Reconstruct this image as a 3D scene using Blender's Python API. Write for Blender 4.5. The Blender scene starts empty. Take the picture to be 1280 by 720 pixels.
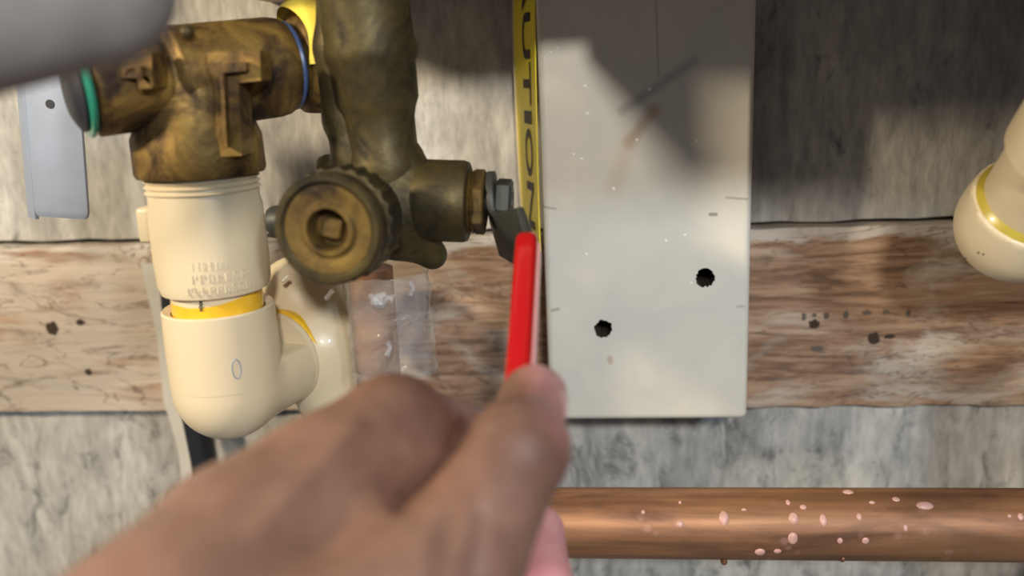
import bpy, bmesh, math, random
import numpy as np
from mathutils import Vector, Matrix
random.seed(7)
sc = bpy.context.scene
COL = sc.collection

# ---------------------------------------------------------------- camera
FPX = 1108.0                      # focal length in pixels of the 1280x720 frame
D = 0.45                          # camera to wall
PITCH, YAW, ROLL = math.radians(14.0), math.radians(5.6), math.radians(2.5)
CAM = Vector((0, -D, 0))
FWD = Vector((-math.sin(YAW)*math.cos(PITCH), math.cos(YAW)*math.cos(PITCH), -math.sin(PITCH)))
R0 = FWD.cross(Vector((0, 0, 1))).normalized()
U0 = R0.cross(FWD).normalized()
RGT = R0*math.cos(ROLL) - U0*math.sin(ROLL)
UP = U0*math.cos(ROLL) + R0*math.sin(ROLL)
cam = bpy.data.objects.new('camera', bpy.data.cameras.new('camera'))
COL.objects.link(cam)
cam.matrix_world = Matrix(((RGT.x, UP.x, -FWD.x, CAM.x), (RGT.y, UP.y, -FWD.y, CAM.y),
                           (RGT.z, UP.z, -FWD.z, CAM.z), (0, 0, 0, 1)))
cam.data.sensor_width = 36.0
cam.data.lens = 36.0*FPX/1280.0
cam.data.clip_start = 0.01
cam.data.dof.use_dof = True
cam.data.dof.focus_distance = 0.365
cam.data.dof.aperture_fstop = 5.0
sc.camera = cam

# ---------------------------------------------------------------- world, lamps, exposure
w = bpy.data.worlds.new('world'); sc.world = w; w.use_nodes = True
w.node_tree.nodes['Background'].inputs[0].default_value = (0.80, 0.88, 1.0, 1)
w.node_tree.nodes['Background'].inputs[1].default_value = 0.14

def area(name, loc, target, size, power, color):
    l = bpy.data.lights.new(name, 'AREA'); l.shape = 'DISK'; l.size = size
    l.energy = power; l.color = color
    o = bpy.data.objects.new(name, l); COL.objects.link(o)
    o.location = loc
    o.rotation_euler = (Vector(target)-Vector(loc)).to_track_quat('-Z', 'Y').to_euler()
    return o
area('work_lamp', (-0.50, -0.45, 0.20), (-0.17, 0, -0.12), 0.06, 3.8, (1.0, 0.84, 0.60))
area('room_lamp', (0.12, -0.95, 0.29), (0.02, 0, -0.12), 0.08, 5.0, (1.0, 0.94, 0.85))
area('window_light', (0.42, -1.0, 0.33), (0.06, 0, -0.12), 0.08, 3.6, (0.64, 0.82, 1.0))

sc.view_settings.view_transform = 'Standard'
sc.view_settings.look = 'None'
sc.view_settings.gamma = 1.0
sc.view_settings.use_curve_mapping = False
sc.view_settings.exposure = 0.0

# ---------------------------------------------------------------- placing helpers
def ray(px, py):
    return FWD*FPX + RGT*(px-640) - UP*(py-360)
def W(px, py, h):
    """point seen at (px,py) that stands h metres off the wall plane"""
    r = ray(px, py)
    return CAM + r*((D-h)/r.y)
def C(px, py, z):
    """point seen at (px,py), z metres deep along the lens axis"""
    return CAM + ray(px, py)*(z/FPX)
def depth(p): return (p-CAM).dot(FWD)
def S(n, p): return n*depth(p)/FPX      # n pixels at p, in metres
X, Y, Z = Vector((1, 0, 0)), Vector((0, 1, 0)), Vector((0, 0, 1))

# ---------------------------------------------------------------- mesh helpers
def basis(d, up=None):
    d = d.normalized()
    a = up if up is not None else (Z if abs(d.z) < 0.9 else X)
    u = (a - d*a.dot(d)).normalized()
    return d, u, d.cross(u).normalized()

def lathe(bm, p, d, prof, seg=48, cap=True, rfun=None, up=None):
    """prof: list of (distance along d from p, radius)"""
    d, u, v = basis(d, up)
    rings = []
    for (t, r) in prof:
        ring = []
        for i in range(seg):
            a = 2*math.pi*i/seg
            rr = r*(rfun(a, t) if rfun else 1)
            ring.append(bm.verts.new(p + d*t + (u*math.cos(a)+v*math.sin(a))*rr))
        rings.append(ring)
    for a, b in zip(rings, rings[1:]):
        for i in range(seg):
            j = (i+1) % seg
            bm.faces.new((a[i], a[j], b[j], b[i]))
    if cap:
        bm.faces.new(list(reversed(rings[0]))); bm.faces.new(rings[-1])
    return bm

def tube(bm, pts, radii, seg=24, cap=True):
    n = len(pts); up = None; rings = []
    for k in range(n):
        t = (pts[min(k+1, n-1)] - pts[max(k-1, 0)]).normalized()
        if up is None: _, up, _ = basis(t)
        u = (up - t*up.dot(t)).normalized(); v = t.cross(u); up = u
        r = radii[k] if isinstance(radii, (list, tuple)) else radii
        rings.append([bm.verts.new(pts[k]+(u*math.cos(2*math.pi*i/seg)+v*math.sin(2*math.pi*i/seg))*r) for i in range(seg)])
    for a, b in zip(rings, rings[1:]):
        for i in range(seg):
            j = (i+1) % seg; bm.faces.new((a[i], a[j], b[j], b[i]))
    if cap:
        bm.faces.new(list(reversed(rings[0]))); bm.faces.new(rings[-1])
    return bm

def rrect(w_, h_, r, n=4):
    out = []
    for cx, cy, a0 in ((w_/2-r, h_/2-r, 0), (-w_/2+r, h_/2-r, 90), (-w_/2+r, -h_/2+r, 180), (w_/2-r, -h_/2+r, 270)):
        for k in range(n+1):
            a = math.radians(a0+90*k/n); out.append((cx+r*math.cos(a), cy+r*math.sin(a)))
    return out

def sweep(bm, pts, wdir, sections, cap=True):
    """sections: per point list of 2D outline points (width along wdir, thickness across)"""
    n = len(pts); rings = []
    for k in range(n):
        t = (pts[min(k+1, n-1)] - pts[max(k-1, 0)]).normalized()
        u = (wdir - t*wdir.dot(t)).normalized(); v = t.cross(u)
        rings.append([bm.verts.new(pts[k]+u*a+v*b) for a, b in sections[k]])
    m = len(rings[0])
    for a, b in zip(rings, rings[1:]):
        for i in range(m):
            j = (i+1) % m; bm.faces.new((a[i], a[j], b[j], b[i]))
    if cap:
        bm.faces.new(list(reversed(rings[0]))); bm.faces.new(rings[-1])
    return bm

def box(bm, lo, hi, bevel=0.0, seg=3):
    vs = [bm.verts.new((x, y, z)) for x in (lo[0], hi[0]) for y in (lo[1], hi[1]) for z in (lo[2], hi[2])]
    fs = [(0, 1, 3, 2), (4, 6, 7, 5), (0, 4, 5, 1), (2, 3, 7, 6), (0, 2, 6, 4), (1, 5, 7, 3)]
    fc = [bm.faces.new([vs[i] for i in f]) for f in fs]
    if bevel:
        es = list({e for f in fc for e in f.edges})
        bmesh.ops.bevel(bm, geom=es, offset=bevel, segments=seg, profile=0.5, affect='EDGES')
    return bm

def bez(p0, p1, p2, n=12):
    return [p0*(1-t)**2 + p1*2*t*(1-t) + p2*t*t for t in [i/n for i in range(n+1)]]

def finish(name, bm, mat, parent=None, smooth=True, angle=35):
    bmesh.ops.recalc_face_normals(bm, faces=bm.faces[:])
    base = Vector(parent['_base']) if parent is not None and '_base' in parent else Vector((0, 0, 0))
    if parent is None:
        bb = [Vector(v.co) for v in bm.verts]
        base = Vector((sum(v.x for v in bb)/len(bb), sum(v.y for v in bb)/len(bb), min(v.z for v in bb)))
    for v in bm.verts: v.co = v.co - base
    me = bpy.data.meshes.new(name); bm.to_mesh(me); bm.free()
    if smooth:
        me.polygons.foreach_set('use_smooth', [True]*len(me.polygons))
        try: me.set_sharp_from_angle(angle=math.radians(angle))
        except Exception: pass
    me.materials.append(mat)
    o = bpy.data.objects.new(name, me); COL.objects.link(o)
    if parent is None:
        o.location = base; o['_base'] = tuple(base)
    else:
        o.parent = parent; o['_base'] = tuple(base)
    return o

def thing(name, base, label, cat):
    o = bpy.data.objects.new(name, None); COL.objects.link(o)
    o.empty_display_size = 0.01
    o.location = base; o['_base'] = tuple(base); o['label'] = label; o['category'] = cat
    return o
def tag(o, label, cat, group=None):
    o['label'] = label; o['category'] = cat
    if group: o['group'] = group
    return o
def B(): return bmesh.new()

# ---- signed distance shapes, polygonised with surface nets (continuous organic bodies)
def sd_cone(P, a, b, ra, rb):
    a = np.array(a); b = np.array(b); ba = b-a
    t = np.clip(((P-a) @ ba)/max(ba @ ba, 1e-12), 0, 1)
    return np.linalg.norm(P-a-t[:, None]*ba, axis=1) - (ra+(rb-ra)*t)
def sd_ell(P, c, ax, r):
    q = (P-np.array(c)) @ np.array([list(v) for v in ax]).T
    r = np.array(r); k0 = np.linalg.norm(q/r, axis=1); k1 = np.linalg.norm(q/(r*r), axis=1)
    return k0*(k0-1)/np.maximum(k1, 1e-9)
def smin(a, b, k):
    h = np.clip(0.5+0.5*(b-a)/k, 0, 1)
    return b*(1-h)+a*h-k*h*(1-h)
def surface_net(fun, lo, hi, step):
    lo = np.array(lo); hi = np.array(hi)
    n = np.ceil((hi-lo)/step).astype(int)+1
    ax = [lo[i]+step*np.arange(n[i]) for i in range(3)]
    F = np.empty(tuple(n))
    g1, g2 = np.meshgrid(ax[1], ax[2], indexing='ij')
    CH = 12
    for i0 in range(0, n[0], CH):
        xs = ax[0][i0:i0+CH]
        P = np.stack([np.repeat(xs, g1.size), np.tile(g1.ravel(), len(xs)), np.tile(g2.ravel(), len(xs))], 1)
        F[i0:i0+CH] = fun(P).reshape(len(xs), n[1], n[2])
    neg = F < 0
    m = n-1
    cnt = np.zeros(tuple(m)); acc = np.zeros(tuple(m)+(3,))
    cor = [(i, j, k) for i in (0, 1) for j in (0, 1) for k in (0, 1)]
    def sl(c): return tuple(slice(c[q], c[q]+m[q]) for q in range(3))
    for c in cor:
        for q in range(3):
            if c[q] == 0:
                e = list(c); e[q] = 1
                fa, fb = F[sl(c)], F[sl(e)]
                s = (fa < 0) != (fb < 0)
                t = np.where(s, fa/np.where(np.abs(fa-fb) < 1e-12, 1, fa-fb), 0)
                for r in range(3):
                    acc[..., r] += np.where(s, c[r]+(t if r == q else 0), 0)
                cnt += s
    act = cnt > 0
    idx = -np.ones(tuple(m), int); idx[act] = np.arange(act.sum())
    cells = np.argwhere(act)
    V = lo + step*(cells + acc[act]/cnt[act][:, None])
    quads = []
    for q in range(3):
        r, s = (q+1) % 3, (q+2) % 3
        A = [slice(1, m[i]) for i in range(3)]; A[q] = slice(0, m[q])
        Bs = list(A); Bs[q] = slice(1, m[q]+1)
        na, nb = neg[tuple(A)], neg[tuple(Bs)]
        ch = np.argwhere(na != nb)
        if len(ch) == 0: continue
        off = np.ones(3, int); off[q] = 0
        e = ch+off
        def at(dr, ds):
            c = e.copy(); c[:, r] -= dr; c[:, s] -= ds
            return idx[c[:, 0], c[:, 1], c[:, 2]]
        Q = np.stack([at(1, 1), at(0, 1), at(0, 0), at(1, 0)], 1)
        fl = ~na[tuple(ch.T)]
        Q[fl] = Q[fl][:, ::-1]
        quads.append(Q)
    Q = np.concatenate(quads)
    return V, Q[(Q >= 0).all(1)]
def np_bm(V, Q):
    bm = B(); vs = [bm.verts.new(v) for v in V]
    for q in Q:
        try: bm.faces.new([vs[i] for i in q])
        except ValueError: pass
    return bm

# ---------------------------------------------------------------- materials
def mat(name):
    m = bpy.data.materials.new(name); m.use_nodes = True
    nt = m.node_tree; return m, nt, nt.nodes['Principled BSDF']
def N(nt, typ, **kw):
    n = nt.nodes.new(typ)
    for k, v in kw.items():
        if k.startswith('i_'):
            key = k[2:]
            key = int(key) if key.isdigit() else key.replace('_', ' ')
            n.inputs[key].default_value = v
        else: setattr(n, k, v)
    return n
def L(nt, a, b): nt.links.new(a, b)
def coords(nt, scale=(1, 1, 1), loc=(0, 0, 0), rot=(0, 0, 0)):
    tc = N(nt, 'ShaderNodeTexCoord'); mp = N(nt, 'ShaderNodeMapping')
    mp.inputs['Scale'].default_value = scale; mp.inputs['Location'].default_value = loc; mp.inputs['Rotation'].default_value = rot
    L(nt, tc.outputs['Object'], mp.inputs['Vector']); return mp.outputs[0]
def noise(nt, vec, scale, detail=5, rough=0.6, dist=0.0):
    n = N(nt, 'ShaderNodeTexNoise'); n.inputs['Scale'].default_value = scale; n.inputs['Detail'].default_value = detail
    n.inputs['Roughness'].default_value = rough; n.inputs['Distortion'].default_value = dist
    L(nt, vec, n.inputs['Vector']); return n.outputs['Fac']
def ramp(nt, fac, stops, interp='LINEAR'):
    r = N(nt, 'ShaderNodeValToRGB'); r.color_ramp.interpolation = interp
    el = r.color_ramp.elements
    while len(el) < len(stops): el.new(0.5)
    for e, (p, c) in zip(el, stops):
        e.position = p; e.color = (c[0], c[1], c[2], 1) if isinstance(c, (tuple, list)) else (c, c, c, 1)
    L(nt, fac, r.inputs[0]); return r.outputs[0]
def mix(nt, fac, a, b, blend='MIX'):
    m = N(nt, 'ShaderNodeMix', data_type='RGBA', blend_type=blend)
    for s, v in ((m.inputs[0], fac), (m.inputs[6], a), (m.inputs[7], b)):
        if hasattr(v, 'is_linked') or hasattr(v, 'links'): L(nt, v, s)
        elif isinstance(v, (int, float)): s.default_value = v
        else: s.default_value = (v[0], v[1], v[2], 1)
    return m.outputs[2]
def mth(nt, op, a, b=None, clamp=False):
    m = N(nt, 'ShaderNodeMath', operation=op, use_clamp=clamp)
    for s, v in ((m.inputs[0], a), (m.inputs[1], b)):
        if v is None: continue
        if hasattr(v, 'links'): L(nt, v, s)
        else: s.default_value = v
    return m.outputs[0]
def bump(nt, p, h, strength=0.3, dist=0.001):
    b = N(nt, 'ShaderNodeBump'); b.inputs['Strength'].default_value = strength; b.inputs['Distance'].default_value = dist
    L(nt, h, b.inputs['Height']); L(nt, b.outputs[0], p.inputs['Normal'])
def seg_mask(nt, vec, a, b, width, soft):
    """1 on the stroke a-b in the XZ plane of object space (a stain or pencil stroke with its own shape)"""
    sep = N(nt, 'ShaderNodeSeparateXYZ'); L(nt, vec, sep.inputs[0])
    dx, dz = b[0]-a[0], b[1]-a[1]; l2 = dx*dx+dz*dz
    px = mth(nt, 'SUBTRACT', sep.outputs[0], a[0]); pz = mth(nt, 'SUBTRACT', sep.outputs[2], a[1])
    t = mth(nt, 'DIVIDE', mth(nt, 'ADD', mth(nt, 'MULTIPLY', px, dx), mth(nt, 'MULTIPLY', pz, dz)), l2, clamp=True)
    qx = mth(nt, 'SUBTRACT', px, mth(nt, 'MULTIPLY', t, dx)); qz = mth(nt, 'SUBTRACT', pz, mth(nt, 'MULTIPLY', t, dz))
    d = mth(nt, 'SQRT', mth(nt, 'ADD', mth(nt, 'MULTIPLY', qx, qx), mth(nt, 'MULTIPLY', qz, qz)))
    return mth(nt, 'SUBTRACT', 1.0, mth(nt, 'DIVIDE', mth(nt, 'SUBTRACT', d, width), soft, clamp=True), clamp=True)

def concrete(name, stain, seed):
    m, nt, p = mat(name)
    v = coords(nt, (1, 1, 0.35), (seed, 0, seed))
    v2 = coords(nt, (1, 1, 0.55), (seed+3, 0, 0))
    big = noise(nt, v, 28, 5, 0.6, 0.6)
    col = ramp(nt, big, [(0.25, (0.25, 0.24, 0.22)), (0.5, (0.44, 0.42, 0.38)), (0.72, (0.62, 0.585, 0.52))])
    fine = noise(nt, coords(nt, (1, 1, 0.3), (0, 0, seed)), 190, 6, 0.7)
    col = mix(nt, 0.65, col, ramp(nt, fine, [(0.3, 0.28), (0.7, 0.75)]), 'OVERLAY')
    dk = noise(nt, v2, 60, 6, 0.74, 0.7)
    msk = ramp(nt, dk, [(0.60-stain, 0.0), (0.74-stain, 1.0)])
    col = mix(nt, mth(nt, 'MULTIPLY', msk, 0.85), col, (0.10, 0.097, 0.094))
    L(nt, col, p.inputs['Base Color']); p.inputs['Roughness'].default_value = 0.85
    bump(nt, p, mth(nt, 'ADD', fine, mth(nt, 'MULTIPLY', dk, -0.8)), 0.45, 0.0015)
    return m
M = {}
M['conc_up'] = concrete('concrete_upper', 0.02, 1.3)
M['conc_low'] = concrete('concrete_lower', 0.075, 8.1)

def plain(name, col, rough=0.5, metal=0.0, coat=0.0, var=0.12, scale=60, bumpy=0.0):
    m, nt, p = mat(name)
    f = noise(nt, coords(nt), scale, 5, 0.6)
    c = mix(nt, f, [x*(1-var) for x in col], [min(1, x*(1+var)) for x in col])
    L(nt, c, p.inputs['Base Color']); p.inputs['Roughness'].default_value = rough
    p.inputs['Metallic'].default_value = metal; p.inputs['Coat Weight'].default_value = coat
    if bumpy: bump(nt, p, f, bumpy, 0.001)
    return m
M['dark'] = plain('dark_void', (0.012, 0.012, 0.014), 0.9)
M['black'] = plain('black_rubber', (0.012, 0.013, 0.02), 0.55)
M['plaster'] = plain('plaster', (0.56, 0.53, 0.47), 0.9, bumpy=0.5, scale=90)
M['cpvc'] = plain('cream_cpvc', (0.72, 0.60, 0.40), 0.36, coat=0.15, var=0.04, scale=30)
M['cpvc_em'] = plain('cream_cpvc_emboss', (0.74, 0.64, 0.46), 0.4, var=0.03)
M['speck'] = plain('white_speck', (0.9, 0.88, 0.84), 0.3)
M['print'] = plain('black_print', (0.03, 0.03, 0.03), 0.6)
M['cement'] = plain('yellow_cement', (0.86, 0.50, 0.03), 0.22, coat=0.6, var=0.25, scale=120)
M['cement2'] = plain('yellow_cement_old', (0.48, 0.37, 0.05), 0.3, coat=0.4, var=0.2, scale=120)
M['steel'] = plain('galvanised_steel', (0.31, 0.355, 0.45), 0.42, metal=0.3, var=0.15, scale=80)
M['dsteel'] = plain('dark_steel', (0.038, 0.040, 0.034), 0.5, metal=0.2, var=0.3, scale=150)
M['red'] = plain('red_vinyl', (0.44, 0.005, 0.006), 0.22, coat=0.4, var=0.06)
M['redglint'] = plain('red_vinyl_highlight', (0.80, 0.36, 0.34), 0.3, var=0.2)  # pale red for the highlight painted on the grip
M['green'] = plain('green_gasket', (0.02, 0.20, 0.13), 0.25, coat=0.5)
M['blue'] = plain('blue_gasket', (0.06, 0.10, 0.22), 0.35)
M['yellow'] = plain('yellow_label', (0.95, 0.76, 0.04), 0.45, var=0.08)
M['ytape'] = plain('yellow_thread_tape', (0.95, 0.68, 0.10), 0.28, coat=0.3, var=0.2, scale=90)
M['ink'] = plain('ink', (0.05, 0.03, 0.02), 0.6)
M['grey'] = plain('grey_insulation', (0.24, 0.225, 0.21), 0.75, var=0.75, scale=38, bumpy=0.5)
M['nail'] = plain('nail', (0.64, 0.34, 0.33), 0.3, var=0.06)
M['woodhole'] = plain('wood_hole', (0.05, 0.03, 0.018), 0.9)
M['smudge'] = plain('grey_smudge', (0.13, 0.105, 0.085), 0.9, var=0.4, scale=300)

def brass(name, a, b, c, patina=0.5, rough=0.38):
    m, nt, p = mat(name)
    f = noise(nt, coords(nt), 55, 6, 0.65, 0.8)
    col = ramp(nt, f, [(0.36, c), (0.36+0.17*patina, b), (0.64, a)])
    g = noise(nt, coords(nt), 260, 4, 0.7)
    col = mix(nt, 0.35, col, ramp(nt, g, [(0.3, 0.3), (0.7, 0.75)]), 'OVERLAY')
    L(nt, col, p.inputs['Base Color']); p.inputs['Metallic'].default_value = 0.55
    L(nt, ramp(nt, f, [(0.3, rough+0.25), (0.75, rough-0.06)]), p.inputs['Roughness'])
    bump(nt, p, g, 0.25, 0.0006)
    return m
M['brass_tee'] = brass('brass_weathered', (0.34, 0.215, 0.055), (0.15, 0.088, 0.026), (0.034, 0.019, 0.011), 0.75, 0.48)
M['brass_dark'] = brass('brass_olive', (0.095, 0.073, 0.025), (0.058, 0.044, 0.017), (0.024, 0.019, 0.010), 0.7, 0.45)
M['brass_cap'] = brass('brass_cap', (0.24, 0.155, 0.04), (0.13, 0.082, 0.025), (0.04, 0.026, 0.014), 0.6, 0.4)

def copper():
    m, nt, p = mat('copper_tarnished')
    v = coords(nt, (0.25, 1, 1))
    f = noise(nt, v, 60, 6, 0.6, 0.5)
    col = ramp(nt, f, [(0.28, (0.13, 0.060, 0.034)), (0.5, (0.32, 0.155, 0.080)), (0.72, (0.42, 0.215, 0.095))])
    stk = noise(nt, coords(nt, (0.04, 1, 1), (0, 2, 0)), 210, 5, 0.6)
    col = mix(nt, 0.55, col, ramp(nt, stk, [(0.3, 0.22), (0.7, 0.8)]), 'OVERLAY')
    # olive tarnish along the far end
    sep = N(nt, 'ShaderNodeSeparateXYZ'); L(nt, coords(nt), sep.inputs[0])
    far = mth(nt, 'ADD', mth(nt, 'MULTIPLY', sep.outputs[0], 9.0), mth(nt, 'MULTIPLY', mth(nt, 'SUBTRACT', f, 0.5), 1.2), clamp=True)
    col = mix(nt, mth(nt, 'MULTIPLY', far, 0.65), col, (0.32, 0.25, 0.08))
    sp = N(nt, 'ShaderNodeTexVoronoi'); sp.inputs['Scale'].default_value = 130; L(nt, coords(nt), sp.inputs['Vector'])
    big = noise(nt, coords(nt), 30, 3, 0.5)
    spots = mth(nt, 'MULTIPLY', ramp(nt, sp.outputs['Distance'], [(0.16, 1.0), (0.28, 0.0)]), ramp(nt, big, [(0.56, 0.0), (0.66, 1.0)]))
    col = mix(nt, mth(nt, 'MULTIPLY', spots, 0.4), col, (0.66, 0.36, 0.30))
    L(nt, col, p.inputs['Base Color']); p.inputs['Metallic'].default_value = 0.5; p.inputs['Roughness'].default_value = 0.52
    bump(nt, p, f, 0.12, 0.0005)
    return m
M['copper'] = copper()
M['solder'] = plain('pink_mineral_drop', (0.66, 0.38, 0.32), 0.4, var=0.35, scale=400)

def wood(top=None):
    m, nt, p = mat('weathered_wood')
    g = noise(nt, coords(nt, (0.09, 1, 1), rot=(0, 0, 0)), 130, 7, 0.62, 1.6)
    col = ramp(nt, g, [(0.22, (0.07, 0.036, 0.022)), (0.40, (0.20, 0.115, 0.068)), (0.52, (0.36, 0.215, 0.130)), (0.70, (0.50, 0.35, 0.235))])
    w2 = noise(nt, coords(nt, (0.35, 1, 1), (5, 0, 2)), 34, 5, 0.62, 1.0)
    # limewash patches, thick towards the left end
    sep = N(nt, 'ShaderNodeSeparateXYZ'); L(nt, coords(nt), sep.inputs[0])
    left = mth(nt, 'MULTIPLY', mth(nt, 'ADD', sep.outputs[0], 0.065), -4.0, clamp=False)
    lf = mth(nt, 'MINIMUM', mth(nt, 'MAXIMUM', left, -0.02), 0.17)
    wm = ramp(nt, mth(nt, 'ADD', w2, lf), [(0.50, 0.0), (0.66, 1.0)])
    col = mix(nt, mth(nt, 'MULTIPLY', wm, 0.72), col, (0.60, 0.53, 0.44))
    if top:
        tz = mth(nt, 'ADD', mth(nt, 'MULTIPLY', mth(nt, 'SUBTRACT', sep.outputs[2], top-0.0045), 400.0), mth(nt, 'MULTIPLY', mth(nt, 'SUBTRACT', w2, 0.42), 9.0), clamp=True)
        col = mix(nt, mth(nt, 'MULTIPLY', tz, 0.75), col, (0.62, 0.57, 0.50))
    crk = noise(nt, coords(nt, (0.16, 1, 1), (3, 0, 1)), 55, 4, 0.55, 2.5)
    cm = ramp(nt, mth(nt, 'ABSOLUTE', mth(nt, 'SUBTRACT', crk, 0.5)), [(0.0, 1.0), (0.018, 0.0)])
    col = mix(nt, mth(nt, 'MULTIPLY', cm, 0.7), col, (0.11, 0.06, 0.035))
    st = noise(nt, coords(nt, (0.5, 1, 1), (1, 0, 7)), 48, 5, 0.7, 0.6)
    col = mix(nt, mth(nt, 'MULTIPLY', ramp(nt, st, [(0.60, 0.0), (0.74, 1.0)]), 0.7), col, (0.10, 0.075, 0.05))
    L(nt, col, p.inputs['Base Color']); p.inputs['Roughness'].default_value = 0.8
    bump(nt, p, g, 0.5, 0.0015)
    return m
M['wood'] = wood()

def skin():
    m, nt, p = mat('skin')
    at = N(nt, 'ShaderNodeAttribute', attribute_name='palm')
    f = noise(nt, coords(nt), 70, 5, 0.6)
    dors = ramp(nt, f, [(0.3, (0.185, 0.092, 0.062)), (0.7, (0.29, 0.155, 0.107))])
    pal = ramp(nt, f, [(0.3, (0.68, 0.25, 0.27)), (0.7, (0.82, 0.39, 0.41))])
    col = mix(nt, at.outputs['Fac'], dors, pal)
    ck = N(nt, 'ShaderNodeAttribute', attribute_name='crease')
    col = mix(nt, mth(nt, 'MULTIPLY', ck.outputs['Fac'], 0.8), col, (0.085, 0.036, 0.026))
    L(nt, col, p.inputs['Base Color']); p.inputs['Roughness'].default_value = 0.46; p.inputs['Specular IOR Level'].default_value = 0.75
    p.inputs['Subsurface Weight'].default_value = 0.12; p.inputs['Subsurface Radius'].default_value = (0.004, 0.0015, 0.0008)
    p.inputs['Subsurface Scale'].default_value = 1.0
    vz = N(nt, 'ShaderNodeTexVoronoi'); vz.inputs['Scale'].default_value = 900; L(nt, coords(nt), vz.inputs['Vector'])
    bump(nt, p, mth(nt, 'ADD', mth(nt, 'MULTIPLY', vz.outputs['Distance'], 0.4), f), 0.25, 0.0006)
    return m
M['skin'] = skin()

def clear():
    m, nt, p = mat('clear_film')
    p.inputs['Base Color'].default_value = (0.50, 0.48, 0.47, 1); p.inputs['Roughness'].default_value = 0.12
    p.inputs['Transmission Weight'].default_value = 0.0; p.inputs['IOR'].default_value = 1.45
    p.inputs['Alpha'].default_value = 0.26; p.inputs['Coat Weight'].default_value = 0.5
    f = noise(nt, coords(nt), 90, 3, 0.5, 0.8); bump(nt, p, f, 0.8, 0.003)
    return m
M['clear'] = clear()

# ================================================================ THE SETTING
PT, PB = W(560, 296, 0.007).z, W(560, 511, 0.007).z         # plank top and bottom edge heights
bm = B(); box(bm, (-1.20, 0.012, -0.80), (1.15, 0.05, 0.60))
wall = finish('wall_back', bm, M['dark'], smooth=False); wall['kind'] = 'structure'
wall['label'] = 'grey stained concrete wall behind the pipes'
def panel(name, z0, z1, m, x0=-1.20, x1=1.15):
    bm = B(); nx, nz = 180, 40
    vs = [[bm.verts.new((x0+(x1-x0)*i/nx, random.uniform(-.0006, .0006),
          z0+(z1-z0)*k/nz + (random.uniform(-.0008, .0008) if k in (0, nz) else 0))) for k in range(nz+1)] for i in range(nx+1)]
    for i in range(nx):
        for k in range(nz):
            bm.faces.new((vs[i][k], vs[i+1][k], vs[i+1][k+1], vs[i][k+1]))
    r = bmesh.ops.extrude_face_region(bm, geom=bm.faces[:])
    for v in [g for g in r['geom'] if isinstance(g, bmesh.types.BMVert)]: v.co.y += 0.014
    return finish(name, bm, m, wall, angle=60)
panel('concrete_panel', PT+0.0022, 0.60, M['conc_up'])
panel('concrete_panel', -0.80, PB-0.0006, M['conc_low'])
# plaster smear on the left
pts = [(176, 330), (196, 420), (204, 500), (222, 560), (232, 640), (262, 640), (250, 560), (240, 470), (228, 380), (222, 330)]
bm = B()
f = bm.faces.new([bm.verts.new(W(x, y, 0.009) if y < 505 else W(x, y, 0.0085)) for x, y in pts])
r = bmesh.ops.extrude_face_region(bm, geom=[f])
for v in [g for g in r['geom'] if isinstance(g, bmesh.types.BMVert)]: v.co.y += 0.0115
finish('plaster_smear', bm, M['plaster'], wall, smooth=False)
# unseen overhead beam, added to shade the top of the wall and board
bm = B(); box(bm, (-0.16, -0.14, 0.036), (1.15, 0.012, 0.12), 0.002)
o = finish('shade_beam', bm, M['wood'], smooth=False); o['kind'] = 'structure'
o['label'] = 'unseen wooden beam above the pipes, added to shade the wall'

bm = B()
fb = bm.faces.new([bm.verts.new((x, -h, 0.031)) for x, h in ((0.010, 0.1405), (0.060, 0.275), (0.32, 0.275), (0.32, 0.1405))])
rx = bmesh.ops.extrude_face_region(bm, geom=[fb])
for v in [g for g in rx['geom'] if isinstance(g, bmesh.types.BMVert)]: v.co.z += 0.09
finish('shade_beam_end', bm, M['wood'], o, smooth=False)  # unseen slanted block, shaped to cast a diagonal shadow edge on the board
bm = B(); box(bm, (0.212, -0.17, -0.80), (0.262, -0.10, 0.030), 0.003)  # unseen post, added to shade the right end of wall and plank
o = finish('shade_post_1', bm, M['wood'], smooth=False); o['kind'] = 'structure'
o['label'] = 'unseen wooden post right of the pipes, added to shade the wall'

# ---- wooden nailer plank
bm = B(); nx, nz = 220, 10
x0, x1 = -1.20, 1.15
vs = [[bm.verts.new((x0+(x1-x0)*i/nx, -0.007+random.uniform(-.0005, .0005),
      PB+(PT-PB)*k/nz+(random.uniform(-.0007, .0007) if k in (0, nz) else 0))) for k in range(nz+1)] for i in range(nx+1)]
for i in range(nx):
    for k in range(nz): bm.faces.new((vs[i][k], vs[i+1][k], vs[i+1][k+1], vs[i][k+1]))
r = bmesh.ops.extrude_face_region(bm, geom=bm.faces[:])
for v in [g for g in r['geom'] if isinstance(g, bmesh.types.BMVert)]: v.co.y += 0.019
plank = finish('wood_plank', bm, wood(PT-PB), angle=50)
tag(plank, 'long weathered brown wooden plank running across the wall behind the pipes', 'plank')
def blot(parent, name, px, py, h, rx, rz, m, thick=0.0006, seg=14):
    c = W(px, py, h); k = depth(c)/FPX
    bm = B(); ring = []
    for i in range(seg):
        a = 2*math.pi*i/seg; q = random.uniform(0.75, 1.2)
        ring.append(bm.verts.new(c+X*math.cos(a)*rx*k*q+Z*math.sin(a)*rz*k*q))
    f = bm.faces.new(ring)
    r = bmesh.ops.extrude_face_region(bm, geom=[f])
    for v in [g for g in r['geom'] if isinstance(g, bmesh.types.BMVert)]: v.co.y += thick+0.001
    return finish(name, bm, m, parent, smooth=False)
for px, py, rx, rz in ((1018, 405, 8, 7), (1092, 424, 8, 9), (1112, 421, 7, 3), (65, 411, 8, 10), (100, 403, 6, 4), (110, 465, 5, 5), (1022, 436, 8, 4)):
    blot(plank, 'knot', px, py, 0.0076, rx*.9, rz*.9, M['woodhole'] if px != 1022 else M['smudge'])
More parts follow.
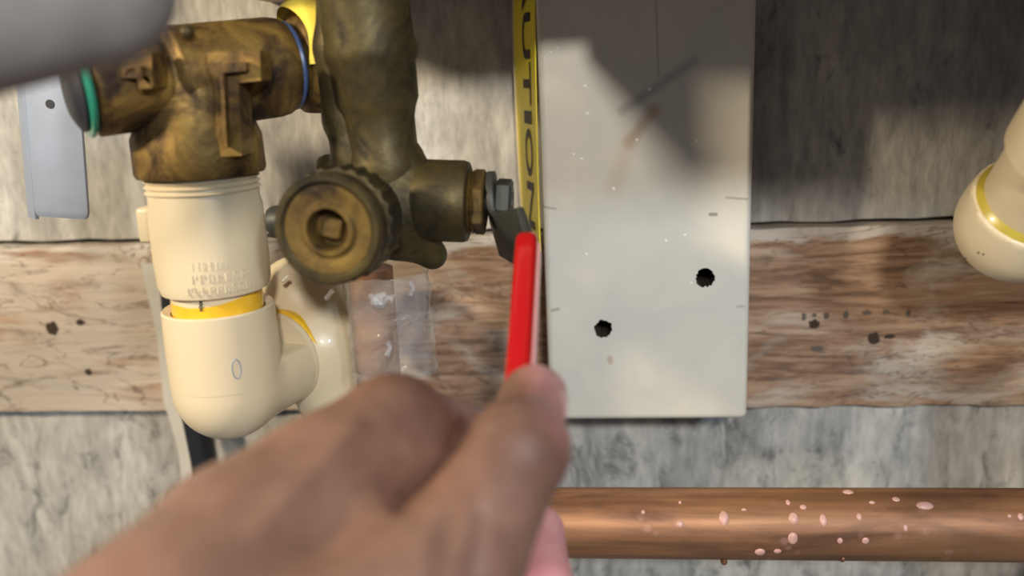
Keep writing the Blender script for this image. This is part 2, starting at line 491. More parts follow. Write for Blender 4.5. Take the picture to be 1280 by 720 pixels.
# worn hand-written marks on the plank
def stroke(parent, name, pix, h, wpx, m):
    pts = [W(x, y, h) for x, y in pix]; k = depth(pts[0])/FPX
    bm = B(); tube(bm, pts, wpx*k/2, 6)
    return finish(name, bm, m, parent)
for px, py, a_, b_ in ((1005, 396, 3, 6), (1018, 394, 4, 3), (1033, 395, 4, 5), (1058, 393, 4, 6), (1084, 391, 6, 3), (1108, 390, 5, 3), (1135, 392, 3, 5)):
    blot(plank, 'dark_mark', px, py, 0.0076, a_*0.8, b_*0.9, M['smudge'])

# ---- white board
HB = 0.048
tl, tr, bl, br = W(668, 40, HB), W(946, 40, HB), W(689, 521, HB), W(934, 516, HB)
xl, xr = (tl.x+bl.x)/2, (tr.x+br.x)/2
zb = (bl.z+br.z)/2-0.0028
bm = B(); box(bm, (xl, -HB, zb), (xr, -0.0085, 0.036), 0.0032, 4)
board = finish('white_board', bm, M['plaster'], smooth=True, angle=40)
bo = board.location.copy()
def wb():
    m, nt, p = mat('white_paint')
    v = coords(nt)
    f = noise(nt, v, 26, 4, 0.55, 0.4)
    col = ramp(nt, f, [(0.3, (0.63, 0.62, 0.555)), (0.7, (0.77, 0.72, 0.61))])
    def q(px, py):
        a = W(px, py, HB)-bo; return (a.x, a.z)
    for a, b, wd, so, c, k in (((820, 0), (823, 95), .0002, .0006, (.2, .2, .2), .35), ((868, 76), (778, 138), .0006, .0026, (.3, .28, .26), .5),
                               ((818, 138), (786, 178), .0010, .0030, (.45, .27, .14), .55), ((786, 178), (768, 235), .001, .005, (.55, .38, .24), .3),
                               ((676, 258), (694, 261), .0002, .0006, (.2, .2, .2), .5), ((908, 247), (934, 249), .0002, .0006, (.2, .2, .2), .5),
                               ((888, 268), (895, 268), .0004, .0007, (.15, .13, .12), .7), ((690, 388), (698, 386), .0003, .0008, (.3, .25, .2), .6),
                               ((762, 448), (763, 452), .0006, .0012, (.45, .3, .22), .6), ((922, 383), (930, 383), .0002, .0008, (.3, .3, .3), .5)):
        mk = seg_mask(nt, v, q(*a), q(*b), wd, so)
        col = mix(nt, mth(nt, 'MULTIPLY', mk, k), col, c)
    L(nt, col, p.inputs['Base Color']); p.inputs['Roughness'].default_value = 0.4
    g = noise(nt, coords(nt, (1, 1, 0.4)), 60, 4, 0.5); bump(nt, p, g, 0.12, 0.0012)
    return m
board.data.materials[0] = wb()
for px, py, r in ((754, 411, 11.5), (882, 347, 12)):
    c = W(px, py, HB); k = depth(c)/FPX
    bm = B(); rr = [r*k*random.uniform(0.88, 1.10) for _ in range(30)]
    lathe(bm, c-Y*0.004, Y, [(0, 1), (0.03, 1)], 30, rfun=lambda a, t: rr[int(round(a/(2*math.pi)*30)) % 30])
    cut = finish('cutter', bm, M['woodhole'])
    md = board.modifiers.new('hole', 'BOOLEAN'); md.object = cut; md.solver = 'EXACT'
    try: md.material_mode = 'TRANSFER'
    except Exception: pass
    dg = bpy.context.evaluated_depsgraph_get(); dg.update()
    me = bpy.data.meshes.new_from_object(board.evaluated_get(dg))
    board.modifiers.clear(); board.data = me
    bpy.data.objects.remove(cut)
wn = board.modifiers.new('wn', 'WEIGHTED_NORMAL'); wn.weight = 100; wn.keep_sharp = True
board.data.polygons.foreach_set('use_smooth', [True]*len(board.data.polygons)); board.data.set_sharp_from_angle(angle=math.radians(50))
tag(board, 'upright white painted board with two drilled holes', 'board')
for px, py in ((697, 60), (812, 111), (734, 142), (796, 175), (871, 176), (717, 193), (727, 199), (767, 236), (832, 301), (733, 318), (856, 294), (864, 354), (688, 66), (731, 108)):
    c = W(px, py, HB); k = depth(c)/FPX; bm = B()
    bmesh.ops.create_icosphere(bm, subdivisions=1, radius=k*random.uniform(1.8, 2.8), matrix=Matrix.Translation(c) @ Matrix.Diagonal((1, 0.45, 1, 1)))
    finish('paint_speck', bm, M['speck'], board)

# ---- caution label, standing off the board's left edge
lab = thing('caution_label', W(662, 306, 0.03), 'narrow yellow label lettered CAUTION beside the white board', 'label')
def lab_pt(s, t):
    """s 0 left .. 1 right edge, t 0 bottom .. 1 top (may run past)"""
    yy = 306*(1-t)
    cur = 10*max(0.0, 1-t)**1.6                       # lower end swings right
    l = W(641.5+cur*1.35, yy, 0.012); r = W(668+cur*0.62, yy, 0.0455)
    z = l.z*(1-0.5)+r.z*0.5
    return Vector((l.x+(r.x-l.x)*s, l.y+(r.y-l.y)*s, z))
bm = B(); NT = 24
front = [[bm.verts.new(lab_pt(s, -0.0+1.06*k/NT)) for s in (0, 0.33, 0.66, 1)] for k in range(NT+1)]
for a, b in zip(front, front[1:]):
    for i in range(3): bm.faces.new((a[i], a[i+1], b[i+1], b[i]))
r = bmesh.ops.extrude_face_region(bm, geom=bm.faces[:])
nrm = Vector((-0.94, -0.33, 0)).normalized()
for v in [g for g in r['geom'] if isinstance(g, bmesh.types.BMVert)]: v.co -= nrm*0.0006
finish('backing', bm, M['yellow'], lab)
bm = B()
tube(bm, [lab_pt(0, 1.06*k/NT) + nrm*0.0 for k in range(NT+1)], 0.0006, 8)
finish('white_edge', bm, M['cpvc_em'], lab)
def text_mesh(s):
    cu = bpy.data.curves.new('t', 'FONT'); cu.body = s; cu.size = 1.0; cu.align_x = 'CENTER'; cu.extrude = 0.0
    cu.offset = 0.012
    ob = bpy.data.objects.new('t', cu); COL.objects.link(ob)
    dg = bpy.context.evaluated_depsgraph_get(); dg.update()
    me = bpy.data.meshes.new_from_object(ob.evaluated_get(dg))
    b = bmesh.new(); b.from_mesh(me)
    bpy.data.objects.remove(ob); bpy.data.curves.remove(cu); bpy.data.meshes.remove(me)
    return b
# letter spans in the picture (y of start and end down the label)
for ch, y0, y1 in (('C', -100, -50), ('A', -45, 14), ('U', 17, 74), ('T', 78, 131), ('I', 138, 154), ('O', 160, 219), ('N', 226, 284)):
    b = text_mesh(ch)
    xs = [v.co.x for v in b.verts]; ys = [v.co.y for v in b.verts]
    bb = (min(xs), max(xs), min(ys), max(ys))
    if len(b.faces): bmesh.ops.subdivide_edges(b, edges=b.edges[:], cuts=1)
    for v in b.verts:
        u = (v.co.x-bb[0])/(bb[1]-bb[0]); q = (v.co.y-bb[2])/(bb[3]-bb[2])
        py = y0+(y1-y0)*u
        v.co = lab_pt(0.45+0.36*q, 1-py/306) + nrm*0.0003
    if y0 > -90: finish('letter', b, M['ink'], lab, smooth=False)
    else: b.free()

# ---- copper pipe
a, b_ = W(560, 658, 0.095), W(1280, 650, 0.095)
ax_z = (a.z+b_.z)/2
rp = S(44, W(960, 654, 0.095))
bm = B(); lathe(bm, Vector((-0.14, -0.095, ax_z)), X, [(0, rp), (1.20, rp)], 64)
cop = finish('copper_pipe', bm, M['copper'])
tag(cop, 'tarnished horizontal copper pipe with pink mineral spots', 'pipe')
for px, py, r in ((905, 702, 7), (1053, 699, 5), (905, 648, 8), (992, 648, 7), (1029, 650, 8), (1156, 632, 9), (1090, 628, 4), (1120, 624, 4), (850, 655, 5), (985, 628, 4), (1004, 634, 6),
                  (1074, 646, 5), (950, 690, 8), (972, 689, 5), (991, 673, 7), (1132, 660, 4), (1082, 676, 4), (850, 628, 4), (1050, 676, 5), (1262, 645, 4), (1276, 646, 4), (804, 640, 3), (930, 637, 3), (1060, 615, 6)):
    r0 = ray(px, py); dd = r0.normalized()
    # hit the pipe
    oc = CAM-Vector((0, -0.095, ax_z)); A_ = dd.y**2+dd.z**2; B_ = oc.y*dd.y+oc.z*dd.z; C_ = oc.y**2+oc.z**2-rp**2
    di = B_*B_-A_*C_
    t = (-B_-math.sqrt(di))/A_ if di > 0 else -B_/A_
    c = CAM+dd*t; n = Vector((0, c.y+0.095, c.z-ax_z)).normalized(); k = t/FPX
    _, u, v = basis(n)
    bm = B()
    bmesh.ops.create_uvsphere(bm, u_segments=10, v_segments=6, radius=1.0)
    su, sv, sn = r*k*random.uniform(.5, 1.1), r*k*random.uniform(.5, 1.1), min(r*k*0.35, 0.0009) if py < 697 else r*k*0.6
    for vv in bm.verts:
        p = vv.co.copy(); vv.co = c+u*p.x*su+v*p.y*sv+n*p.z*sn
    finish('mineral_spot', bm, M['solder'] if py < 697 else M['copper'], cop)

# ================================================================ BRASS TEE (upper left)
HT = 0.135
tee = thing('brass_tee', W(252, 218, HT), 'weathered brown brass tee fitting above the white threaded adapter', 'pipe fitting')
tl_, tr_ = W(108, 112, HT+0.023), W(364, 82, HT-0.024)
d = (tr_-tl_).normalized(); Ltee = (tr_-tl_).length
r1, r2 = S(60, tl_), S(64, (tl_+tr_)/2)
u_ = Ltee/260.0                                      # metres per picture pixel along the run
bm = B(); lathe(bm, tl_, d, [(2*u_, r1*0.93), (5*u_, r1), (86*u_, r1), (90*u_, r1*0.96), (94*u_, r1*0.97), (98*u_, r2*0.96), (103*u_, r2*1.01), (112*u_, r2), (232*u_, r2), (244*u_, r2*0.97), (252*u_, r2*0.90), (256*u_, r2*0.80)], 56)
finish('run', bm, M['brass_tee'], tee)
bt = W(248, 100, HT); bb_ = W(252, 217, HT); 
brz = bt.z-bb_.z; bx = Vector((bb_.x, bb_.y, bb_.z))
rb = S(79, bb_)
bm = B(); lathe(bm, bx+Z*0.0, Z, [(0, rb*0.97), (0.0015, rb), (S(46, bb_), rb*0.99), (S(58, bb_), rb*0.93), (S(80, bb_), rb*0.86), (brz, rb*0.80)], 56)
finish('branch_socket', bm, M['brass_tee'], tee)
# cast pads: a T shaped raised pad on the body and a small one on the collar
def pad(parent, pix, h0, t, m, name='cast_pad'):
    bm = B(); f = bm.faces.new([bm.verts.new(W(x, y, h0+t)) for x, y in pix])
    r = bmesh.ops.extrude_face_region(bm, geom=[f])
    for v in [g for g in r['geom'] if isinstance(g, bmesh.types.BMVert)]: v.co.y += t
    bmesh.ops.recalc_face_normals(bm, faces=bm.faces[:])
    es = [e for e in bm.edges if all(v.co.y < -h0-t*0.6 for v in e.verts)]
    bmesh.ops.bevel(bm, geom=es, offset=t*0.25, segments=2, affect='EDGES')
    return finish(name, bm, m, parent)
hs = HT + r2
pad(tee, [(253, 65), (320, 63), (321, 101), (293, 104), (297, 196), (266, 198), (262, 104), (254, 84)], hs-0.012, 0.0145, M['brass_tee'])
pad(tee, [(143, 74), (182, 66), (184, 110), (167, 112), (164, 98), (145, 98)], HT+0.016+r1-0.012, 0.0150, M['brass_tee'])
c = W(234, 40, HT+r2*0.86)
bm = B(); bmesh.ops.create_icosphere(bm, subdivisions=3, radius=0.0024, matrix=Matrix.Translation(c)); finish('cast_bump', bm, M['brass_dark'], tee)
# gaskets on the tee's left end
gr = thing('rubber_washer', tl_-Z*r1, 'thin green rubber washer on the left end of the brass tee', 'washer')
bm = B(); lathe(bm, tl_-d*0.0028, d, [(0, r1*0.86), (0.0006, r1*0.97), (0.0014, r1*1.0), (0.0024, r1*0.97), (0.003, r1*0.86)], 56)
finish('ring', bm, M['green'], gr)
gr = thing('rubber_washer', tl_-d*0.006-Z*r1*.9, 'black rubber washer left of the green washer', 'washer')
bm = B(); lathe(bm, tl_-d*0.0062, d, [(0, r1*0.55), (0.001, r1*0.70), (0.0025, r1*0.86), (0.0034, r1*0.84)], 48)
finish('ring', bm, M['black'], gr)
# blue gasket + union nut to the valve body
p0 = tl_ + d*(250*u_)
gk = thing('rubber_washer', p0-Z*r2, 'thin blue rubber washer on the right end of the brass tee', 'washer')
bm = B(); lathe(bm, p0, d, [(0, r2*0.80), (0.0005, r2*0.88), (0.0016, r2*0.90), (0.0026, r2*0.86)], 48)
finish('ring', bm, M['blue'], gk)
un = thing('union_nut', p0-Z*r2, 'brass union nut wrapped in yellow tape between tee and valve', 'pipe fitting')
p1 = p0 + d*0.0045
prof = [(0, r2*0.90), (0.002, r2*1.0), (0.006, r2*1.04), (0.0105, r2*1.02), (0.0125, r2*0.86), (0.016, r2*0.78), (0.024, r2*0.76)]
bm = B(); lathe(bm, p1, d, prof, 48); finish('nut', bm, M['brass_tee'], un)
# yellow tape, wound around the upper half of the nut
bm = B(); dd_, uu, vv_ = basis(d)
tp = [(-0.0006, r2*0.96), (0.002, r2*1.065), (0.006, r2*1.105), (0.0106, r2*1.06), (0.0131, r2*0.92)]
rows = []
for (t, rr) in tp:
    rows.append([bm.verts.new(p1+dd_*(t+0.0012*math.sin(3*k/24*math.pi+1))+(uu*math.cos(a)+vv_*math.sin(a))*rr*(1+0.22*math.cos(a)**2))
                 for k in range(25) for a in [math.radians(-60+150*k/24) if vv_.y < 0 else math.radians(60-150*k/24)]])
for a, b in zip(rows, rows[1:]):
    for i in range(24): bm.faces.new((a[i], a[i+1], b[i+1], b[i]))
finish('yellow_tape', bm, M['ytape'], un)

# ================================================================ BALL VALVE (vertical body)
HV = 0.125
val = thing('ball_valve', W(470, 345, HV), 'dark brass ball valve with round cap and red lever', 'valve')
top = W(452, -20, HV); vc = W(480, 255, HV); k0 = depth(vc)/FPX
cx_ = vc.x
axis_top = Vector((W(455, 60, HV).x, -HV, 0.045))
base_v = Vector((W(484, 215, HV).x, -HV, W(484, 215, HV).z))
da = (axis_top-base_v).normalized(); Lz = (axis_top-base_v).length
def vt(py): return (W(470, py, HV)-base_v).dot(da)
bm = B()
kk = depth(base_v)/FPX
lathe(bm, base_v, da, [(vt(228), 46*kk), (vt(212), 48*kk), (vt(200), 47*kk), (vt(186), 42*kk), (vt(150), 43*kk), (vt(138), 46*kk), (vt(126), 51*kk), (vt(80), 53*kk), (vt(74), 56*kk),
                       (vt(62), 57*kk), (vt(48), 55*kk), (vt(20), 54*kk), (vt(0), 55*kk), (vt(-30), 55*kk)], 48)
finish('body_neck', bm, M['brass_dark'], val)
# left shoulder of the casting (joins the union nut)
def shoulder():
    pa, pb, pc, pd = W(424, 60, HV-0.002), W(430, 150, HV-0.002), W(440, 195, HV), W(470, 215, HV)
    pe = W(424, -40, HV-0.002)
    A = [tuple(q) for q in (pe, pa, pb, pc, pd)]
    ball = tuple(W(487, 268, HV)); lr = tuple(W(540, 318, HV-0.004)); bon0 = tuple(W(500, 250, HV)); foot = tuple(W(410, 208, HV-0.006))
    up = tuple(W(492, 205, HV))
    def f(P):
        v = sd_cone(P, A[0], A[1], 26*k0, 29*k0)
        v = smin(v, sd_cone(P, A[1], A[2], 29*k0, 26*k0), .004)
        v = smin(v, sd_cone(P, A[2], A[3], 22*k0, 20*k0), .004)
        v = smin(v, sd_cone(P, A[3], ball, 22*k0, 50*k0), .006)
        v = smin(v, sd_cone(P, up, ball, 40*k0, 50*k0), .006)
        v = smin(v, sd_cone(P, ball, lr, 44*k0, 20*k0), .007)
        v = smin(v, sd_cone(P, foot, tuple(W(450, 235, HV)), 16*k0, 26*k0), .004)
        v = smin(v, sd_cone(P, bon0, tuple(W(528, 248, HV)), 46*k0, 44*k0), .004)
        return v
    V, Q = surface_net(f, (W(330, 300, HV).x-.03, -HV-.04, W(480, 380, HV).z-.02), (W(600, 200, HV).x, -HV+.045, 0.06), 0.0017)
    return np_bm(V, Q)
finish('body_casting', shoulder(), M['brass_dark'], val, angle=180)
# bonnet along +X with collar, packing nut, stem nut
bc = W(520, 250, HV); kb = depth(bc)/FPX
bx0 = bc; bdir = (W(640, 252, HV)-W(520, 248, HV)).normalized()
bm = B(); lathe(bm, bx0, bdir, [(0, 46*kb), (10*kb, 51*kb), (60*kb, 51*kb), (66*kb, 49*kb), (68*kb, 44*kb)], 48)
finish('bonnet', bm, M['brass_dark'], val)
bm = B(); lathe(bm, bx0+bdir*(66*kb), bdir, [(0, 36*kb), (3*kb, 40*kb), (5*kb, 36*kb), (7*kb, 40*kb), (9*kb, 36*kb), (11*kb, 38*kb)], 36)
finish('bonnet_thread', bm, M['brass_cap'], val)
bm = B(); lathe(bm, bx0+bdir*(74*kb), bdir, [(0, 38*kb), (1.5*kb, 41*kb), (12*kb, 41*kb), (14*kb, 38*kb)], 6)
finish('packing_nut', bm, M['brass_cap'], val, smooth=False)
bm = B(); lathe(bm, bx0+bdir*(86*kb), bdir, [(0, 14*kb), (36*kb, 14*kb)], 24)
finish('stem', bm, M['dsteel'], val)
bm = B(); lathe(bm, bx0+bdir*(101*kb), bdir, [(0, 28*kb), (2*kb, 31*kb), (17*kb, 31*kb), (20*kb, 27*kb)], 6, up=Z+Y*0.4)
finish('stem_nut', bm, M['dsteel'], val, smooth=False)
# lever: steel strap with eye, offset bend, then the red vinyl grip
eye = bx0+bdir*(96*kb)
g0, g1, g2 = C(660, 306, 0.302), C(651, 452, 0.270), C(640, 575, 0.252)
ldir = (g1-g0).normalized()
wd = ldir.cross(X).normalized()
lev = [eye+Z*S(38, eye)+X*0, eye+Z*S(26, eye), eye, eye-Z*S(22, eye)+X*0.0005, eye-Z*S(36, eye)+X*0.002-Y*0.003, g0*0.45+eye*0.55-Z*0.007, g0-ldir*0.006, g0, g0+ldir*0.012, g1]
secw = [14, 32, 42, 42, 42, 42, 36, 20, 20, 20]
bm = B()
sweep(bm, lev, wd, [rrect(q*0.00026*2, 0.0030, 0.0011, 2) for q in secw])
finish('lever_strap', bm, M['dsteel'], val)
gp = [g0-ldir*0.0005, g0+ldir*0.001, g0+ldir*0.003] + [g0+(g1-g0)*t for t in (0.2, 0.4, 0.6, 0.8, 1.0)] + [g2+(g2-g1).normalized()*0.0]
gs = [(0.0115, 0.0056), (0.0135, 0.0070), (0.0148, 0.0075)] + [(0.0150, 0.0076)]*5 + [(0.012, 0.007)]
bm = B(); sweep(bm, gp, wd, [rrect(a, b, min(b*0.28, 0.0022), 3) for a, b in gs])
finish('lever_grip', bm, M['red'], val)
# pale strip: glossy highlight painted along the grip's right edge
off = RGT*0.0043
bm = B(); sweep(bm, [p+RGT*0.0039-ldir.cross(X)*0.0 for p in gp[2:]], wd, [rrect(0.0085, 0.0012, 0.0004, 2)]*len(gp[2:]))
finish('edge_highlight', bm, M['redglint'], val)
# round cap facing the viewer
cf, cb = C(408, 288, 0.286), C(452, 268, 0.318)
cd = (cb-cf).normalized(); kc = depth(cf)/FPX; R = 71*kc
bm = B(); lathe(bm, cf, cd, [(0.0085, R*0.02), (0.0085, R*0.35), (0.0012, R*0.37), (0.0004, R*0.39), (0.0004, R*0.47), (0.0014, R*0.52), (0.0014, R*0.58), (0.0010, R*0.64), (0.0010, R*0.80), (0.003, R*0.82)], 64, cap=False)
finish('cap_face', bm, M['brass_cap'], val)
bm = B(); lathe(bm, cf, cd, [(0.0014, R*0.79), (0.0006, R*0.84), (0.0, R*0.87), (0.0, R*0.95), (0.0012, R*1.0), (0.007, R*1.0), (0.0085, R*0.95), (0.010, R*0.90)], 64, cap=False)
finish('cap_rim', bm, M['brass_dark'], val)
bm = B(); lathe(bm, cf+cd*0.0088, cd, [(0, R*0.93), (0.0005, R*1.03), (0.012, R*1.03), (0.0135, R*0.96), (0.018, R*0.86), (0.026, R*0.80)], 96,
                rfun=lambda a, t: 1+(0.028 if math.sin(a*22) > 0.2 else -0.02) if 0.0003 < t < 0.0128 else 1)
finish('knurled_ring', bm, M['brass_dark'], val, angle=25)
_, cu_, cv_ = basis(cd)
bm = B(); sweep(bm, [cf+cd*0.0086, cf+cd*0.0042, cf+cd*0.0037], cu_+cv_*0.25, [rrect(R*0.36, R*0.36, R*0.05, 2), rrect(R*0.36, R*0.36, R*0.05, 2), rrect(R*0.31, R*0.31, R*0.05, 2)])
finish('square_plug', bm, M['brass_cap'], val)
# lug joining the cap to the left
lp = W(338, 278, 0.14)
bm = B(); lathe(bm, lp, (cb-lp), [(0, 17*k0), (0.002, 20*k0), (0.02, 20*k0)], 16); finish('side_lug', bm, M['dsteel'], val)

# ---- outlet below the valve: copper stub inside a crumpled clear plastic sleeve
st_t, st_b = W(462, 335, HV-.01), W(462, 520, HV-.01)
stub = thing('copper_stub', Vector((st_b.x, st_b.y, st_b.z)), 'short copper stub under the brass valve inside clear plastic', 'pipe')
bm = B(); lathe(bm, Vector((st_t.x, st_t.y, st_b.z)), Z, [(0, 30*k0), (st_t.z-st_b.z, 30*k0)], 32); finish('tube', bm, M['copper'], stub)
sl_b = W(486, 462, HV-.008); sl_t = W(484, 338, HV-.008)
slv = thing('plastic_sleeve', sl_b, 'clear crumpled plastic sleeve hanging under the brass valve', 'plastic sleeve')
rs = 53*depth(sl_t)/FPX
random.seed(3)
ph = [random.uniform(0, 6.28) for _ in range(6)]
bm = B(); lathe(bm, Vector((sl_t.x, sl_t.y, sl_b.z)), Z, [((sl_t.z-sl_b.z)*k/14, rs*(1+0.02*math.sin(k*1.3))) for k in range(15)], 56, cap=False,
                rfun=lambda a, t: 1+0.035*math.sin(3*a+ph[0]+t*90)+0.03*math.sin(7*a+ph[1]-t*160)+0.025*math.sin(13*a+ph[2]+t*420)+0.02*math.sin(5*a-t*700+ph[3]))
finish('film', bm, M['clear'], slv)
# folded hem and crinkles
bm = B(); zz = sl_b.z
lathe(bm, Vector((sl_t.x, sl_t.y, zz-0.002)), Z, [(0, rs*1.03), (0.002, rs*1.05), (0.0045, rs*1.03)], 48, cap=False, rfun=lambda a, t: 1+0.03*math.sin(9*a))
finish('hem', bm, M['clear'], slv)
def crinkle(pix, hh, rr):
    bm = B()
    pts = [W(x, y, hh) for x, y in pix]
    tube(bm, pts, [rr*random.uniform(.6, 1.2) for _ in pts], 7); finish('crinkle', bm, M['film_white'], slv)
m_, nt_, p_ = mat('creased_film'); p_.inputs['Base Color'].default_value = (0.62, 0.65, 0.70, 1); p_.inputs['Roughness'].default_value = 0.12; p_.inputs['Alpha'].default_value = 0.24; p_.inputs['Coat Weight'].default_value = 1
bump(nt_, p_, noise(nt_, coords(nt_), 300, 3), 0.6, 0.002)
M['film_white'] = m_
hh = HV-.008+rs*0.98
for pix, r_ in (([(462, 368), (470, 374), (478, 380), (486, 372), (492, 374)], .0016), ([(466, 380), (474, 372), (483, 368)], .0016), ([(408, 374), (413, 366), (416, 363)], .0011),
                ([(512, 352), (517, 360), (513, 369)], .0009), ([(484, 444), (488, 434), (484, 428)], .0012), ([(470, 377), (480, 377)], .0030)):
    crinkle(pix, hh, r_)

# ================================================================ CPVC
ad = thing('threaded_adapter', Vector(bx)-Z*S(160, bx), 'cream plastic threaded adapter with embossed lettering under the brass tee', 'pipe fitting')
kA = depth(bx)/FPX
def az(py): return bx.z - W(bx.x and 262, py, HT).z       # metres below the tee mouth
cz = Vector((bx.x, bx.y, bx.z))
def zat(py):                                              # height seen at pixel row py on the fitting axis
    lo_, hi_ = -0.4, 0.1
    for _ in range(40):
        mid = (lo_+hi_)/2; q = Vector((bx.x, bx.y, mid))-CAM
        yy = 360-FPX*q.dot(UP)/q.dot(FWD)
        if yy > py-13: lo_ = mid
        else: hi_ = mid
    return (lo_+hi_)/2
def prof_px(lst):
    out = []
    for py, rpx in lst:
        z_ = zat(py); out.append((z_, rpx*depth(Vector((bx.x, bx.y, z_)))/FPX))
    z0_ = out[0][0]
    return Vector((bx.x, bx.y, z0_)), [(z0_-z_, r_) for z_, r_ in out]
p, pr = prof_px([(226, 69), (228, 69), (231, 65), (235, 70), (238, 65), (242, 70), (245, 65), (249, 70), (252, 66)])
bm = B(); lathe(bm, p, -Z, pr, 56); finish('thread', bm, M['cpvc'], ad)
p, pr = prof_px([(243, 66), (247, 67), (262, 67), (270, 69), (330, 69.5), (362, 68), (372, 65), (374, 58)])
bm = B(); lathe(bm, p, -Z, pr, 64); finish('body', bm, M['cpvc'], ad)
for sx in (-1,):
    p, pr = prof_px([(268, 1), (312, 1)])
    cc = p-Z*pr[1][0]*0.5+X*sx*72*kA
    bm = B(); box(bm, tuple(cc-Vector((.0036, .006, pr[1][0]*.5))), tuple(cc+Vector((.0036, .006, pr[1][0]*.5))), .0015); finish('wrench_lug', bm, M['cpvc'], ad)
# embossed lines (illegible in the photograph: raised little strokes)
random.seed(11)
raxis = 69.5*kA
for row, (py, n, a0, a1) in enumerate(((332, 6, -22, 6), (347, 7, -24, 24), (361, 9, -30, 28))):
    for i in range(n):
        a = math.radians(a0+(a1-a0)*i/(n-1)); z_ = zat(py)
        raxis = 69.3*depth(Vector((bx.x, bx.y, z_)))/FPX
        c = Vector((bx.x, bx.y, z_)) + Vector((math.sin(a+0.5), -math.cos(a+0.5), 0))*raxis
        a += 0.5
        t_ = Vector((math.cos(a), math.sin(a), 0)); k = 0.0011
        bm = B(); sh = random.choice((0, 1, 2))
        pts = [c-t_*k*0.6-Z*k*1.3, c-t_*k*0.5+Z*k*1.3, c+t_*k*0.7+Z*k*(1.2 if sh != 1 else .1), c+t_*k*0.7-Z*k*(1.2 if sh == 2 else 0)]
        tube(bm, pts, 0.0003, 6); finish('embossed_mark', bm, M['cpvc_em'], ad)
# pipe stub between adapter and elbow, smeared with yellow cement
sp_ = thing('pipe_nipple', Vector((bx.x, bx.y, zat(398))), 'short cream plastic pipe smeared with yellow cement above the elbow', 'pipe')
p, pr = prof_px([(368, 55), (410, 55)])
bm = B(); lathe(bm, p, -Z, pr, 56); finish('tube', bm, M['cpvc'], sp_)
rN = 55.6*depth(Vector((bx.x, bx.y, zat(390))))/FPX
bm = B(); rows = []
seg = 64
for k in range(6):
    row = []
    for i in range(seg):
        a = 2*math.pi*i/seg                                  # a=0 faces the viewer
        f_ = math.sin(a)
        hi_z = zat(384 - 7*max(0, math.sin(a*1.0+0.25)) + 2.0*math.sin(3*a+.6) - (4 if -0.5 < a < 0 else 0)); lo_z = zat(404)
        z_ = lo_z+(hi_z-lo_z)*k/5
        row.append(bm.verts.new(Vector((bx.x+math.sin(a)*rN, bx.y-math.cos(a)*rN, z_))*1.0))
    rows.append(row)
for a, b in zip(rows, rows[1:]):
    for i in range(seg):
        j = (i+1) % seg; bm.faces.new((a[i], a[j], b[j], b[i]))
finish('cement_smear', bm, M['cement'], sp_)
for pix in ([(249, 376), (253, 380), (249, 384), (253, 389)], [(253, 376), (249, 380), (253, 384), (250, 389)]):
    hN = -bx.y+rN*0.985
    stroke(sp_, 'printed_mark', pix, hN+0.0004, 1.8, M['print'])
# front elbow: upright socket, bend, leg going back to the right
el = thing('pipe_elbow', Vector((bx.x, bx.y, zat(560))), 'cream plastic elbow with upright socket under the yellow smeared pipe, behind the hand', 'pipe fitting')
p, pr = prof_px([(398, 57), (394, 66), (396, 68), (440, 68.5), (485, 68)])
bm = B(); lathe(bm, p, -Z, pr, 64, cap=False)
finish('socket', bm, M['cpvc'], el)
kE = depth(Vector((bx.x, bx.y, zat(480))))/FPX
e0 = Vector((bx.x, bx.y, zat(482)))
rE = 68*kE
lg = Vector((0.37, 0.93, 0.05)).normalized()
e1 = Vector((bx.x, bx.y, zat(478)))
bend_c = e0-Z*0.002
def elbow_sdf():
    a0 = tuple(e0+Z*0.006); a1 = tuple(e0-Z*0.004); a2 = tuple(e0-Z*0.004+lg*0.030)
    def f(P):
        v = sd_cone(P, a0, a1, rE*0.995, rE*0.985)
        v = smin(v, sd_cone(P, a1, a2, rE*0.93, rE*0.93), .0025)
        # cut flat at the top and at the leg's mouth
        v = np.maximum(v, P[:, 2]-(e0.z+0.0055))
        v = np.maximum(v, (P-np.array(tuple(e0+lg*0.030))) @ np.array(tuple(lg)))
        return v
    return surface_net(f, (e0.x-.03, e0.y-.03, e0.z-.035), (e0.x+.06, e0.y+.065, e0.z+.012), 0.0014)
finish('bend', np_bm(*elbow_sdf()), M['cpvc'], el, angle=50)
le = e0-Z*0.004+lg*0.0285
bm = B(); lathe(bm, le, lg, [(0, rE*0.93), (0.002, rE*0.95), (0.0032, rE*0.92), (0.0036, rE*0.8)], 48); finish('leg_rim', bm, M['cpvc'], el)
bm = B(); lathe(bm, le+lg*0.003, lg, [(-0.001, rE*0.80), (0.0006, rE*0.975), (0.0055, rE*0.975), (0.0075, rE*0.85)], 48, rfun=lambda a, t: 1+0.02*math.sin(5*a)); finish('cement_ring', bm, M['cement'], el)
# moulded oval mark
c = W(333, 456, -bx.y); kq = depth(c)/FPX
ang = math.radians(34)
c = Vector((bx.x+math.sin(ang)*rE, bx.y-math.cos(ang)*rE, zat(456)))
tt = Vector((math.cos(ang), math.sin(ang), 0))
bm = B(); tube(bm, [c+tt*math.cos(q)*5*kE+Z*math.sin(q)*12*kE for q in [2*math.pi*i/20 for i in range(21)]], 0.00025, 6); finish('moulded_mark', bm, M['steel'], el)
